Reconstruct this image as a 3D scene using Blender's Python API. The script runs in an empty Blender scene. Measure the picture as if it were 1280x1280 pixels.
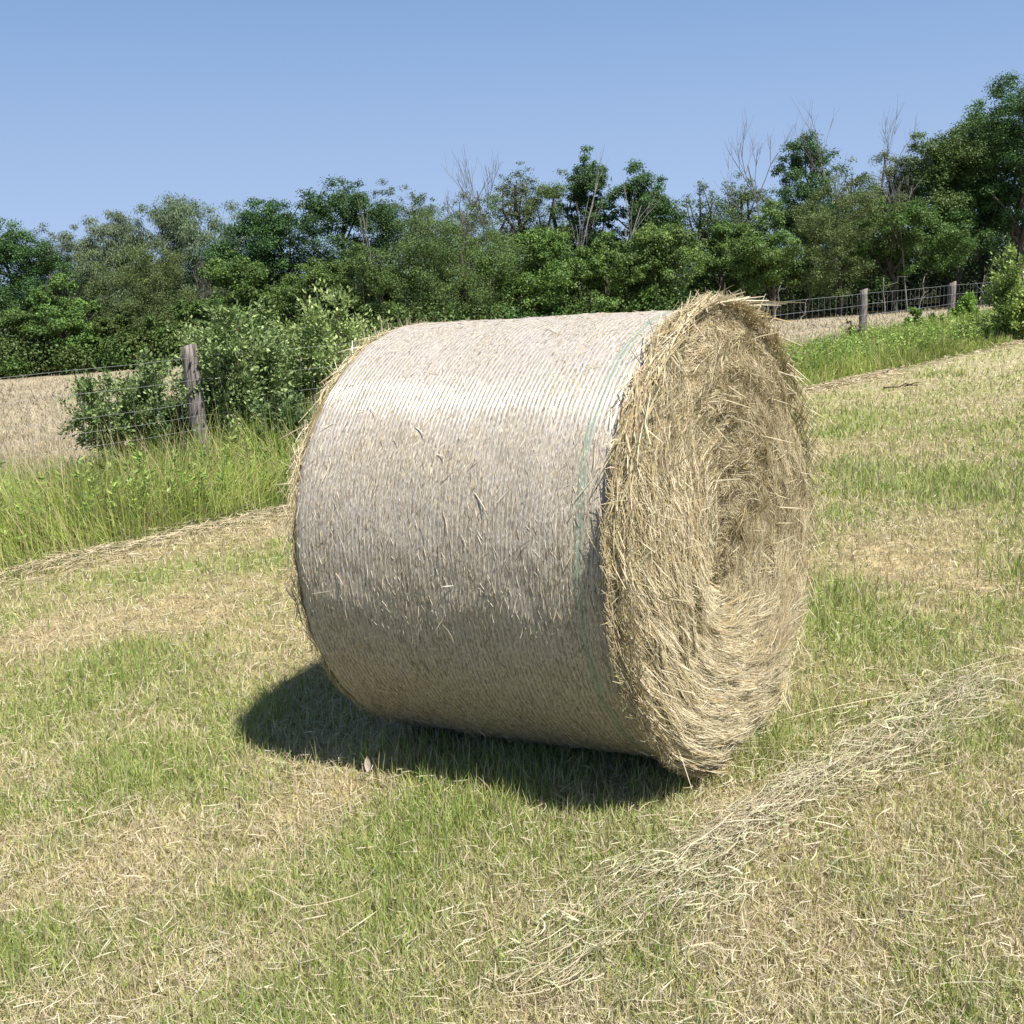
import bpy, math
import numpy as np
from mathutils import Vector, Matrix

R = np.random.default_rng
SC = bpy.context.scene
COL = SC.collection
PI = math.pi

# ------------------------------------------------------------------ camera survey
F = 1372.0
PITCH, ROLL, EYE = math.radians(12.5), math.radians(2.0), 1.52
FW = np.array([0, math.cos(PITCH), -math.sin(PITCH)])
_r0 = np.array([1.0, 0, 0]); _u0 = np.cross(_r0, FW)
RT = _r0 * math.cos(ROLL) - _u0 * math.sin(ROLL)
UP = _u0 * math.cos(ROLL) + _r0 * math.sin(ROLL)
CAM = np.array([0, 0, EYE])
# fence runs along T; d = distance across the slope, t = distance along it
N2 = np.array([-0.75443317, 0.65637687]); T2 = np.array([0.65637687, 0.75443317])


def ray(px, py):
    px = np.asarray(px, float); py = np.asarray(py, float)
    return FW + RT * ((px - 640) / F)[..., None] + UP * ((640 - py) / F)[..., None]


# ------------------------------------------------------------------ noise
def _h(ix, iy, iz, s):
    n = (ix * 374761393 + iy * 668265263 + iz * 2147483647 + s * 974634533).astype(np.int64)
    n = (n ^ (n >> 13)) * 1274126177
    n = n & 0x7fffffff
    n = (n ^ (n >> 16)) & 0xffff
    return n / 65535.0


def noise(x, y, z=0.0, s=0):
    x, y, z = np.broadcast_arrays(np.asarray(x, float), np.asarray(y, float), np.asarray(z, float))
    fx, fy, fz = np.floor(x), np.floor(y), np.floor(z)
    ix, iy, iz = fx.astype(np.int64), fy.astype(np.int64), fz.astype(np.int64)
    u, v, w = x - fx, y - fy, z - fz
    u = u * u * (3 - 2 * u); v = v * v * (3 - 2 * v); w = w * w * (3 - 2 * w)
    o = 0
    for dx in (0, 1):
        for dy in (0, 1):
            for dz in (0, 1):
                o = o + _h(ix + dx, iy + dy, iz + dz, s) * (u if dx else 1 - u) * (v if dy else 1 - v) * (w if dz else 1 - w)
    return o


def fbm(x, y, z=0.0, s=0, o=4):
    a, t, tot = 0.5, 0, 0
    for k in range(o):
        t = t + a * noise(np.asarray(x) * 2 ** k, np.asarray(y) * 2 ** k, np.asarray(z) * 2 ** k, s + 17 * k); tot += a; a *= .5
    return t / tot


def sstep(a, b, x):
    t = np.clip((np.asarray(x, float) - a) / (b - a), 0, 1)
    return t * t * (3 - 2 * t)


# ------------------------------------------------------------------ terrain
def across(x, y): return N2[0] * x + N2[1] * y
def along(x, y): return T2[0] * x + T2[1] * y


def gz(x, y):
    d = across(x, y)
    z = -0.06 - 0.052 * np.clip(d, -90, 110)
    near = np.exp(-(np.asarray(x) ** 2 + np.asarray(y) ** 2) / 900.)
    return z + near * (0.05 * (fbm(x * 0.9, y * 0.9, s=5, o=3) - .5))


def ground_at(px, py):
    d = ray(px, py)
    t = -(EYE + 0.06) / (d[..., 2] + 0.052 * (d[..., 0] * N2[0] + d[..., 1] * N2[1]))
    return (d * t[..., None])[..., :2], t


def spot(px, D, py=360):
    d = ray(px, py)
    k = D / d[1]
    return d[0] * k, D


def top_z(px, py, D):
    d = ray(px, py)
    return EYE + D * d[2] / d[1]


# green / dry patches of the mown strip
PATCH = [  # px, py, half width px, half height px, amount
    (170, 845, 150, 40, .8), (40, 905, 80, 45, .7), (250, 985, 170, 35, .55), (560, 1030, 130, 50, .9), (640, 960, 260, 30, .5), (480, 1110, 80, 60, .6),
    (60, 1190, 90, 40, .7), (330, 1250, 120, 40, .5), (760, 1190, 90, 45, .95), (1080, 800, 120, 60, .8), (1040, 745, 60, 40, .6), (330, 1120, 60, 40, .4),
    (930, 930, 80, 40, .8), (1060, 590, 90, 30, .5), (1240, 620, 70, 50, .5), (1230, 930, 90, 40, .7), (1080, 1110, 40, 60, .6), (840, 1120, 50, 60, .6),
    (1150, 530, 160, 25, .4), (330, 700, 150, 20, .5), (190, 735, 60, 14, .4), (1230, 760, 60, 40, .4), (1200, 1230, 100, 60, .35),
    (400, 985, 70, 30, -.9), (640, 1110, 150, 50, -.5), (1160, 715, 90, 35, -.8), (1000, 1040, 140, 60, -.5), (60, 790, 140, 40, -.7), (330, 790, 140, 30, -.4),
    (150, 1100, 120, 60, -.6), (1100, 460, 200, 14, -.5), (250, 670, 250, 20, -.6), (1230, 1180, 120, 40, -.5), (980, 1200, 120, 60, -.5), (640, 1250, 130, 40, -.3),
]
_pc = []
for px, py, hw, hh, a in PATCH:
    c, t = ground_at(px, py)
    _pc.append((c[0], c[1], hw * t / F, 1.2 * hh * t * t / F / 1.58, a))


def green(x, y):
    d, t = across(x, y), along(x, y)
    g = 0.33 + 1.05 * (fbm(d * 1.6, t * 0.8, s=21, o=4) - .5) + .95 * (fbm(d * 5, t * 3.6, s=23, o=3) - .5)
    g = g + .15 * np.sin(2 * PI * d / 1.75 + 3.0 * fbm(d * .6, t * .25, s=25, o=2) + 1.0)
    for cx, cy, wx, wy, a in _pc:
        g = g + a * .75 * np.exp(-(((x - cx) / wx) ** 2 + ((y - cy) / wy) ** 2))
    return np.clip(g, 0, 1)


C = lambda *a: np.array(a, float)
DRY = np.array([(.63, .55, .34), (.56, .48, .29), (.69, .63, .44), (.53, .46, .31), (.58, .48, .35)])
GRN = np.array([(.29, .38, .09), (.36, .43, .13), (.24, .36, .075), (.43, .48, .19)])
OLV = np.array([(.46, .45, .17), (.50, .47, .20), (.40, .40, .15)])


def grass_colours(rng, g, bias=0.0):
    n = len(g)
    k = rng.random(n) + bias
    col = DRY[rng.integers(0, len(DRY), n)]
    gr = GRN[rng.integers(0, len(GRN), n)]
    ol = OLV[rng.integers(0, len(OLV), n)]
    isg = (k < g * .66)[:, None]
    iso = ((k > g * .66) & (k < g * .66 + .24))[:, None]
    col = np.where(isg, gr, np.where(iso, ol, col))
    return col * rng.uniform(.72, 1.18, (n, 1))


# ------------------------------------------------------------------ mesh helpers
class Geo:
    def __init__(self): self.v, self.q, self.c, self.n, self.m = [], [], [], 0, []

    def add(self, v, q, col=None, mat=0):
        v = np.asarray(v, float).reshape(-1, 3); q = np.asarray(q, np.int64).reshape(-1, 4)
        self.v.append(v); self.q.append(q + self.n); self.n += len(v)
        c = np.broadcast_to(np.asarray(col if col is not None else (1, 1, 1), float), (len(v), 3))
        self.c.append(c); self.m.append(np.full(len(q), mat, np.int32))

    def ribbons(self, P, W, col, rng=None, side=None):
        n, k, _ = P.shape
        if side is None:
            tan = P[:, -1] - P[:, 0]
            side = np.cross(tan, rng.normal(size=(n, 3)))
        side = side / (np.linalg.norm(side, axis=-1, keepdims=True) + 1e-9)
        if side.ndim == 2: side = side[:, None, :]
        W = np.asarray(W, float)
        if W.ndim == 1: W = np.broadcast_to(W, (n, k))
        A, B = P - side * W[..., None], P + side * W[..., None]
        V = np.stack([A, B], 2).reshape(n, k * 2, 3)
        b = (np.arange(n) * k * 2)[:, None]
        f = np.array([[2 * i, 2 * i + 1, 2 * i + 3, 2 * i + 2] for i in range(k - 1)])
        Q = (b[:, :, None] + f[None]).reshape(-1, 4)
        cc = np.repeat(np.broadcast_to(np.asarray(col, float), (n, 3)), k * 2, 0)
        self.add(V, Q, cc)

    def leaves(self, c, t, s, L, Wd, col):
        n = len(c)
        L = np.broadcast_to(L, n)[:, None]; Wd = np.broadcast_to(Wd, n)[:, None]
        V = np.stack([c - t * L / 2, c + s * Wd / 2 - t * L * .08, c + t * L / 2, c - s * Wd / 2 - t * L * .08], 1)
        self.add(V, np.arange(4 * n).reshape(n, 4), np.repeat(np.broadcast_to(np.asarray(col, float), (n, 3)), 4, 0))

    def tube(self, P, r, sides=6, col=(1, 1, 1), cap=True):
        P = np.asarray(P, float); k = len(P); r = np.broadcast_to(np.asarray(r, float), k)
        tan = np.gradient(P, axis=0); tan /= np.linalg.norm(tan, axis=1, keepdims=True) + 1e-9
        ref = np.array([0.31, 0.17, 0.93]) if abs(tan[0, 2]) < .8 else np.array([1.0, .2, 0])
        e1 = np.cross(tan, ref); e1 /= np.linalg.norm(e1, axis=1, keepdims=True); e2 = np.cross(tan, e1)
        th = np.arange(sides) / sides * 2 * PI
        V = P[:, None] + r[:, None, None] * (np.cos(th)[None, :, None] * e1[:, None] + np.sin(th)[None, :, None] * e2[:, None])
        i, j = np.meshgrid(np.arange(k - 1), np.arange(sides), indexing='ij'); j2 = (j + 1) % sides
        Q = np.stack([i * sides + j, i * sides + j2, (i + 1) * sides + j2, (i + 1) * sides + j], -1).reshape(-1, 4)
        V = V.reshape(-1, 3)
        if cap and sides % 2 == 0:
            last = (k - 1) * sides
            cq = [[last + a, last + a + 1, last + sides - 2 - a, last + sides - 1 - a] for a in range(sides // 2 - 1)]
            Q = np.concatenate([Q, np.array(cq).reshape(-1, 4)])
        self.add(V, Q, col)

    def grid(self, V, col, wrap=False, flip=False):
        a, b, _ = V.shape
        i, j = np.meshgrid(np.arange(a - 1), np.arange(b if wrap else b - 1), indexing='ij'); j2 = (j + 1) % b
        Q = np.stack([i * b + j, (i + 1) * b + j, (i + 1) * b + j2, i * b + j2], -1).reshape(-1, 4)
        if flip: Q = Q[:, ::-1]
        self.add(V.reshape(-1, 3), Q, col)

    def build(self, name, mat, parent=None, origin=(0, 0, 0), smooth=False, kind=None):
        v = np.concatenate(self.v) - np.asarray(origin, float); q = np.concatenate(self.q); c = np.concatenate(self.c)
        me = bpy.data.meshes.new(name)
        me.vertices.add(len(v)); me.vertices.foreach_set('co', v.astype(np.float32).ravel())
        me.loops.add(q.size); me.loops.foreach_set('vertex_index', q.astype(np.int32).ravel())
        me.polygons.add(len(q)); me.polygons.foreach_set('loop_start', (np.arange(len(q)) * 4).astype(np.int32))
        at = me.attributes.new('Col', 'FLOAT_COLOR', 'POINT')
        at.data.foreach_set('color', np.concatenate([c, np.ones((len(c), 1))], 1).astype(np.float32).ravel())
        me.update(calc_edges=True)
        if smooth: me.polygons.foreach_set('use_smooth', np.ones(len(q), bool))
        for m in (mat if isinstance(mat, (list, tuple)) else [mat]): me.materials.append(m)
        o = bpy.data.objects.new(name, me); COL.objects.link(o)
        if parent is not None: o.parent = parent
        else: o.location = origin
        if kind: o['kind'] = kind
        return o


def thing(name, label, cat, loc, group=None):
    o = bpy.data.objects.new(name, None); COL.objects.link(o)
    o.location = loc; o.empty_display_size = .2
    return tag(o, label, cat, group)


def tag(o, label, cat, group=None):
    o['label'] = label; o['category'] = cat
    if group: o['group'] = group
    return o


def unit(v): return v / (np.linalg.norm(v, axis=-1, keepdims=True) + 1e-9)


# ------------------------------------------------------------------ materials
def mat(name, rough=.6, spec=.3, trans=0.0, tint=None, var=0.0, vscale=40.0):
    m = bpy.data.materials.new(name); m.use_nodes = True
    nt = m.node_tree; b = nt.nodes['Principled BSDF']; out = nt.nodes['Material Output']
    b.inputs['Roughness'].default_value = rough; b.inputs['Specular IOR Level'].default_value = spec
    a = nt.nodes.new('ShaderNodeAttribute'); a.attribute_name = 'Col'
    src = a.outputs['Color']
    if var:
        n = nt.nodes.new('ShaderNodeTexNoise'); n.inputs['Scale'].default_value = vscale; n.inputs['Detail'].default_value = 4
        tc = nt.nodes.new('ShaderNodeTexCoord'); nt.links.new(tc.outputs['Object'], n.inputs['Vector'])
        r = nt.nodes.new('ShaderNodeMapRange'); r.inputs['From Min'].default_value = .3; r.inputs['From Max'].default_value = .7
        r.inputs['To Min'].default_value = 1 - var; r.inputs['To Max'].default_value = 1 + var
        nt.links.new(n.outputs['Fac'], r.inputs['Value'])
        mx = nt.nodes.new('ShaderNodeVectorMath'); mx.operation = 'SCALE'
        nt.links.new(src, mx.inputs[0]); nt.links.new(r.outputs['Result'], mx.inputs['Scale']); src = mx.outputs['Vector']
    nt.links.new(src, b.inputs['Base Color'])
    if trans:
        t = nt.nodes.new('ShaderNodeBsdfTranslucent'); ms = nt.nodes.new('ShaderNodeMixShader'); ms.inputs[0].default_value = trans
        nt.links.new(src, t.inputs['Color']); nt.links.new(b.outputs[0], ms.inputs[1]); nt.links.new(t.outputs[0], ms.inputs[2])
        nt.links.new(ms.outputs[0], out.inputs['Surface'])
    return m


M_GRASS = mat('grass_blade', .55, .25, .28)
M_LEAF = mat('leaf', .5, .25, .25)
M_STRAW = mat('straw', .55, .3, .15)
M_BARK = mat('bark', .85, .1, var=.35, vscale=18)
M_SOIL = mat('field_soil', .95, .05, var=.35, vscale=9)


def bump_to(m, height_out, strength, dist=.02):
    nt = m.node_tree; bp = nt.nodes.new('ShaderNodeBump'); bp.inputs['Strength'].default_value = strength; bp.inputs['Distance'].default_value = dist
    nt.links.new(height_out, bp.inputs['Height']); nt.links.new(bp.outputs[0], nt.nodes['Principled BSDF'].inputs['Normal'])


_nt = M_SOIL.node_tree
_n = _nt.nodes.new('ShaderNodeTexNoise'); _n.inputs['Scale'].default_value = 30; _n.inputs['Detail'].default_value = 6
_tc = _nt.nodes.new('ShaderNodeTexCoord'); _nt.links.new(_tc.outputs['Object'], _n.inputs['Vector'])
bump_to(M_SOIL, _n.outputs['Fac'], .8, .05)


def wood_material():
    m = mat('weathered_wood', .85, .1)
    nt = m.node_tree; b = nt.nodes['Principled BSDF']
    tc = nt.nodes.new('ShaderNodeTexCoord'); mp = nt.nodes.new('ShaderNodeMapping'); mp.inputs['Scale'].default_value = (38, 38, 2.2)
    nt.links.new(tc.outputs['Object'], mp.inputs['Vector'])
    n = nt.nodes.new('ShaderNodeTexNoise'); n.inputs['Scale'].default_value = 1; n.inputs['Detail'].default_value = 7; n.inputs['Distortion'].default_value = 1.2
    nt.links.new(mp.outputs[0], n.inputs['Vector'])
    r = nt.nodes.new('ShaderNodeValToRGB'); e = r.color_ramp.elements
    e[0].position = .34; e[0].color = (.055, .045, .04, 1); e[1].position = .68; e[1].color = (.34, .31, .29, 1)
    x = e.new(.5); x.color = (.20, .175, .16, 1)
    nt.links.new(n.outputs['Fac'], r.inputs[0]); nt.links.new(r.outputs[0], b.inputs['Base Color'])
    bump_to(m, n.outputs['Fac'], .7, .02)
    return m


M_WOOD = wood_material()
M_WIRE = bpy.data.materials.new('galvanised_wire'); M_WIRE.use_nodes = True
_b = M_WIRE.node_tree.nodes['Principled BSDF']; _b.inputs['Base Color'].default_value = (.42, .43, .44, 1); _b.inputs['Metallic'].default_value = .35; _b.inputs['Roughness'].default_value = .5


def net_material():
    m = bpy.data.materials.new('net_wrapped_hay'); m.use_nodes = True
    nt = m.node_tree; N = nt.nodes; L = nt.links; b = N['Principled BSDF']

    def math_(op, a, c=None, d=None):
        n = N.new('ShaderNodeMath'); n.operation = op
        for i, v in enumerate((a, c, d)):
            if v is None: continue
            if isinstance(v, (int, float)): n.inputs[i].default_value = v
            else: L.new(v, n.inputs[i])
        return n.outputs[0]

    def noise_(vec, sc, det=4, dist=0.0, mapping=None):
        if mapping:
            mp = N.new('ShaderNodeMapping'); mp.inputs['Scale'].default_value = mapping; L.new(vec, mp.inputs['Vector']); vec = mp.outputs[0]
        n = N.new('ShaderNodeTexNoise'); n.inputs['Scale'].default_value = sc; n.inputs['Detail'].default_value = det; n.inputs['Distortion'].default_value = dist
        L.new(vec, n.inputs['Vector']); return n.outputs['Fac']

    def ramp(v, *st):
        r = N.new('ShaderNodeValToRGB'); e = r.color_ramp.elements
        e[0].position, e[0].color = st[0][0], (*st[0][1], 1); e[1].position, e[1].color = st[-1][0], (*st[-1][1], 1)
        for p, c in st[1:-1]:
            k = e.new(p); k.color = (*c, 1)
        L.new(v, r.inputs[0]); return r.outputs[0]

    def mix(f, a, c):
        n = N.new('ShaderNodeMix'); n.data_type = 'RGBA'
        if isinstance(f, (int, float)): n.inputs[0].default_value = f
        else: L.new(f, n.inputs[0])
        for i, v in ((6, a), (7, c)):
            if isinstance(v, tuple): n.inputs[i].default_value = (*v, 1)
            else: L.new(v, n.inputs[i])
        return n.outputs[2]

    def mrange(v, a, c, d=0.0, e=1.0):
        n = N.new('ShaderNodeMapRange'); L.new(v, n.inputs['Value'])
        for k, x in zip(('From Min', 'From Max', 'To Min', 'To Max'), (a, c, d, e)): n.inputs[k].default_value = x
        return n.outputs['Result']

    at = N.new('ShaderNodeAttribute'); at.attribute_name = 'Wrap'       # x: metres along the axis, y: metres round the girth
    vec = at.outputs['Vector']
    sx = N.new('ShaderNodeSeparateXYZ'); L.new(vec, sx.inputs[0]); u, v = sx.outputs['X'], sx.outputs['Y']
    streak = noise_(vec, 1, 6, .35, (300, 34, 1))
    chaff = noise_(vec, 1, 4, .6, (230, 110, 1))
    broad = noise_(vec, 1, 3, 0, (5, 4, 1))
    hay = ramp(streak, (.30, (.07, .052, .026)), (.43, (.245, .20, .118)), (.57, (.36, .31, .20)), (.74, (.55, .50, .37)))
    hay = mix(mrange(chaff, .54, .62), hay, (.60, .53, .40))
    hay = mix(mrange(chaff, .42, .34), hay, (.11, .075, .045))
    # plastic threads running round the bale
    wob = noise_(vec, 1, 3, 0, (9, 5, 1))
    ph = math_('ADD', math_('MULTIPLY', u, 2 * PI / .0165), math_('MULTIPLY', math_('SUBTRACT', wob, .5), 8.0))
    thr = mrange(math_('SINE', ph), .0, .8)
    brk = mrange(noise_(vec, 1, 4, .3, (120, 3.5, 1)), .26, .50)
    thr = math_('MULTIPLY', thr, brk)
    # above the tail of the net the sheet lies bare, below it chaff has worked through
    tail = math_('ADD', v, math_('MULTIPLY', math_('SUBTRACT', noise_(vec, 1, 4, 0, (9, 3, 1)), .5), .16))
    bare = math_('MULTIPLY', mrange(tail, 1.10, 1.24), mrange(tail, 1.54, 1.38, .35, 1.0))
    amount = math_('MULTIPLY', thr, mrange(bare, 0, 1, .27, .92))
    col = mix(math_('MULTIPLY', mrange(broad, .3, .7, .12, .36), mrange(v, .35, .75)), hay, (.50, .46, .46))  # the net's lavender cast in sun, put into the colour and faded out low down
    col = mix(amount, col, (.62, .605, .61))
    g1 = math_('ABSOLUTE', math_('SUBTRACT', math_('ADD', u, math_('MULTIPLY', math_('SUBTRACT', wob, .5), .03)), .505))
    g = math_('MULTIPLY', mrange(g1, .020, .003), mrange(streak, .42, .60, .05, .75))
    col = mix(g, col, (.12, .30, .20))
    L.new(col, b.inputs['Base Color'])
    L.new(mrange(amount, 0, .8, .60, .24), b.inputs['Roughness'])
    L.new(mrange(amount, 0, .8, .25, 1.0), b.inputs['Specular IOR Level'])
    # the parallel plastic threads shine like a brushed surface: tight along the thread, wide across it
    gl = N.new('ShaderNodeBsdfAnisotropic'); gl.inputs['Color'].default_value = (.95, .94, .95, 1); gl.inputs['Roughness'].default_value = .64; gl.inputs['Anisotropy'].default_value = .86
    ta = N.new('ShaderNodeAttribute'); ta.attribute_name = 'Thread'; L.new(ta.outputs['Vector'], gl.inputs['Tangent'])
    ms = N.new('ShaderNodeMixShader'); L.new(math_('MULTIPLY', amount, .25), ms.inputs[0]); L.new(b.outputs[0], ms.inputs[1]); L.new(gl.outputs[0], ms.inputs[2])
    L.new(ms.outputs[0], N['Material Output'].inputs['Surface'])
    h = math_('ADD', math_('MULTIPLY', streak, .8), math_('ADD', math_('MULTIPLY', thr, .16), math_('MULTIPLY', chaff, .7)))
    bump_to(m, h, .45, .006)
    return m


M_NET = net_material()

# ------------------------------------------------------------------ world, sun, camera
AZ, EL = math.radians(138), math.radians(62)
W = bpy.data.worlds.new('World'); SC.world = W; W.use_nodes = True
nt = W.node_tree; sky = nt.nodes.new('ShaderNodeTexSky'); sky.sky_type = 'NISHITA'; sky.sun_disc = False
sky.sun_elevation = EL; sky.sun_rotation = AZ; sky.altitude = 300; sky.air_density = 1.0; sky.dust_density = .6; sky.ozone_density = 3.0
# the band of sky low over the wood is a clear summer blue; overhead it is the plain sky texture
_tc = nt.nodes.new('ShaderNodeTexCoord'); _sx = nt.nodes.new('ShaderNodeSeparateXYZ'); nt.links.new(_tc.outputs['Generated'], _sx.inputs[0])
_rp = nt.nodes.new('ShaderNodeValToRGB'); _e = _rp.color_ramp.elements
_e[0].position = 0.02; _e[0].color = (.262, .352, .515, 1); _e[1].position = .28; _e[1].color = (.110, .205, .385, 1)
nt.links.new(_sx.outputs['Z'], _rp.inputs[0])
_sc = nt.nodes.new('ShaderNodeVectorMath'); _sc.operation = 'SCALE'; _sc.inputs['Scale'].default_value = 1 / .065; nt.links.new(_rp.outputs[0], _sc.inputs[0])
_mr = nt.nodes.new('ShaderNodeMapRange'); _mr.inputs['From Min'].default_value = .28; _mr.inputs['From Max'].default_value = .6; nt.links.new(_sx.outputs['Z'], _mr.inputs['Value'])
_mx = nt.nodes.new('ShaderNodeMix'); _mx.data_type = 'RGBA'; nt.links.new(_mr.outputs[0], _mx.inputs[0]); nt.links.new(_sc.outputs[0], _mx.inputs[6]); nt.links.new(sky.outputs[0], _mx.inputs[7])
nt.links.new(_mx.outputs[2], nt.nodes['Background'].inputs[0]); nt.nodes['Background'].inputs[1].default_value = .065
SC.cycles.max_bounces = 6; SC.cycles.diffuse_bounces = 3; SC.cycles.glossy_bounces = 2; SC.cycles.transmission_bounces = 3; SC.cycles.caustics_reflective = False
sl = bpy.data.lights.new('sun', 'SUN'); sl.energy = 4.9; sl.angle = math.radians(.53); sl.color = (1, .95, .87)
so = bpy.data.objects.new('sun', sl); COL.objects.link(so)
S = np.array([math.sin(AZ) * math.cos(EL), math.cos(AZ) * math.cos(EL), math.sin(EL)])
so.rotation_euler = Vector((-S).tolist()).to_track_quat('-Z', 'Y').to_euler(); so.location = (S * 50).tolist()
cd = bpy.data.cameras.new('camera'); cd.sensor_width = 36; cd.lens = F / 1280 * 36; cd.clip_end = 3000; cd.clip_start = .05
co = bpy.data.objects.new('camera', cd); COL.objects.link(co)
mw = Matrix.Identity(4)
for i in range(3):
    mw[i][0], mw[i][1], mw[i][2], mw[i][3] = RT[i], UP[i], -FW[i], CAM[i]
co.matrix_world = mw; SC.camera = co
SC.view_settings.view_transform = 'Standard'; SC.view_settings.look = 'None'; SC.view_settings.exposure = 0.76; SC.view_settings.gamma = 1


# ------------------------------------------------------------------ ground sheet
def build_ground():
    u = np.linspace(-1, 1, 441)
    ax = 1.05 * np.sinh(7 * u)
    X, Y = np.meshgrid(ax, ax + 4.0, indexing='ij')
    Z = gz(X, Y)
    d = across(X, Y); g = green(X, Y)
    base = C(.32, .26, .14) * (1 - g[..., None]) + C(.21, .22, .08) * g[..., None]
    far = sstep(9, 22, np.hypot(X, Y))[..., None]                       # where blades get too small to stand alone the sheet has their colour
    sw = C(.38, .34, .20) * (1 - g[..., None]) + C(.30, .33, .115) * g[..., None]
    base = base * (1 - far) + sw * far
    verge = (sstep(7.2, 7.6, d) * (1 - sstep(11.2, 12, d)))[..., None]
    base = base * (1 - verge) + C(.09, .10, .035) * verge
    fld = sstep(11.4, 12.4, d)[..., None]
    p = fbm(X * .35, Y * .35, s=41)[..., None]
    base = base * (1 - fld) + (C(.36, .305, .21) * (.8 + .4 * p)) * fld
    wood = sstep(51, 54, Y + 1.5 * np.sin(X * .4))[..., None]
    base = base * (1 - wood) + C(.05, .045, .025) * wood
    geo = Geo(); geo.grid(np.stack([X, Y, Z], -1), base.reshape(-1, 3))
    geo.build('field', M_SOIL, smooth=True, kind='structure')


# ------------------------------------------------------------------ grass
BC = np.array([0.1835, 3.9196, 0.5794]); HD, TL = -0.588, 0.0663
BA = np.array([math.cos(TL) * math.cos(HD), math.cos(TL) * math.sin(HD), math.sin(TL)])
BE1 = np.array([-math.sin(HD), math.cos(HD), 0]); BE2 = np.cross(BA, BE1)   # BE1 away from the camera, BE2 up
BR, BL = .772, 1.2


def under_bale(x, y):
    r = np.stack([x - BC[0], y - BC[1]], -1)
    a2 = BA[:2] / np.linalg.norm(BA[:2])
    s = r @ a2; c = r @ np.array([-a2[1], a2[0]])
    return (np.abs(s) < .66) & (np.abs(c) < .20)


def sample_ground(rng, n, y0=330, y1=1500, x0=-620, x1=2050, power=1.0):
    py = y0 + (y1 - y0) * rng.random(n) ** power
    px = rng.uniform(x0, x1, n)
    ok = py > 372 - .035 * px
    xy, t = ground_at(px[ok], py[ok])
    ok = (t > 0) & (t < 75)
    return xy[ok, 0], xy[ok, 1], t[ok]


def blades(geo, rng, x, y, h, w, lean, col, k=3, curve=.6, heading=None):
    n = len(x)
    a = rng.uniform(0, 2 * PI, n) if heading is None else heading
    z = gz(x, y) - .005
    dirv = np.stack([np.cos(a), np.sin(a), np.zeros(n)], -1)
    base = np.stack([x, y, z], -1)
    ts = np.linspace(0, 1, k)
    P = np.empty((n, k, 3))
    for i, t in enumerate(ts):
        out = h * np.sin(lean) * t * (1 - curve + curve * t); upv = h * t * np.cos(lean) * (1 - .35 * curve * t * t * np.sin(lean))
        P[:, i] = base + dirv * out[:, None]; P[:, i, 2] += upv
    taper = np.array([1.0, .8, .12]) if k == 3 else np.interp(ts, [0, .6, 1], [1, .75, .1])
    b = rng.uniform(0, 2 * PI, n)
    side = np.stack([np.cos(b), np.sin(b), rng.normal(0, .25, n)], -1)
    geo.ribbons(P, w[:, None] * taper, col, side=side)


def build_mown_grass():
    rng = R(3); geo = Geo()
    for n, pw, yb in ((560000, 1.0, 1560), (240000, .8, 1560), (240000, 1.0, 680)):
        x, y, D = sample_ground(rng, n, y1=yb, power=pw)
        d = across(x, y)
        ok = (d < 7.55 + rng.normal(0, .12, len(d))) & ~under_bale(x, y)
        x, y, D, d = x[ok], y[ok], D[ok], d[ok]
        g = green(x, y)
        h = (rng.uniform(.025, .065, len(x)) + g * rng.uniform(0, .058, len(x))) * (1 + .25 * (D > 8))
        lean = np.abs(rng.normal(.85 - .25 * g, .42, len(x))).clip(0, 1.45)
        w = np.maximum(rng.uniform(.0010, .0025, len(x)), .00046 * D * rng.uniform(.7, 1.3, len(x)))
        blades(geo, rng, x, y, h, w, lean, grass_colours(rng, g))
    # lanker green tufts the mower left
    for (px, py, r, n, hh) in [(1235, 620, .35, 500, .16), (1060, 590, .3, 350, .13), (1180, 470, .5, 300, .12), (600, 985, .35, 500, .13), (700, 985, .3, 450, .13), (480, 955, .2, 200, .14),
                               (560, 1010, .35, 350, .11), (780, 1180, .16, 350, .12), (170, 830, .35, 500, .12), (1060, 745, .2, 250, .16), (930, 935, .25, 500, .13), (20, 1180, .2, 300, .12), (1270, 720, .2, 250, .2)]:
        c, D = ground_at(px, py)
        x = c[0] + rng.normal(0, r * .6, n); y = c[1] + rng.normal(0, r * .6, n)
        ok = ~under_bale(x, y); x, y = x[ok], y[ok]; m = len(x)
        blades(geo, rng, x, y, rng.uniform(.4, 1, m) * hh, np.full(m, max(.0018, .0005 * D)), np.abs(rng.normal(.3, .25, m)), grass_colours(rng, np.full(m, .85)), k=4)
    geo.build('mown_grass', M_GRASS, kind='stuff')


def flat_straws(geo, rng, x, y, L, w, heading, lift, col, bend=.25):
    n = len(x)
    dirv = np.stack([np.cos(heading), np.sin(heading)], -1)
    perp = np.stack([-dirv[:, 1], dirv[:, 0]], -1)
    b = rng.normal(0, bend, n); tl = rng.normal(0, .14, n)
    P = np.empty((n, 4, 3))
    for i, t in enumerate((-.5, -.17, .17, .5)):
        p = np.stack([x, y], -1) + dirv * (t * L)[:, None] + perp * (b * L * (t * t - .1))[:, None]
        P[:, i, :2] = p; P[:, i, 2] = gz(p[:, 0], p[:, 1]) + np.maximum(lift + tl * t * L, .004)
    side = np.concatenate([perp, rng.normal(0, .6, (n, 1))], 1)
    geo.ribbons(P, w[:, None] * np.array([.7, 1, 1, .5]), col, side=side)


HAY = np.array([(.54, .48, .33), (.50, .42, .28), (.58, .53, .39), (.43, .38, .26), (.40, .41, .27), (.50, .43, .31)])


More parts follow.
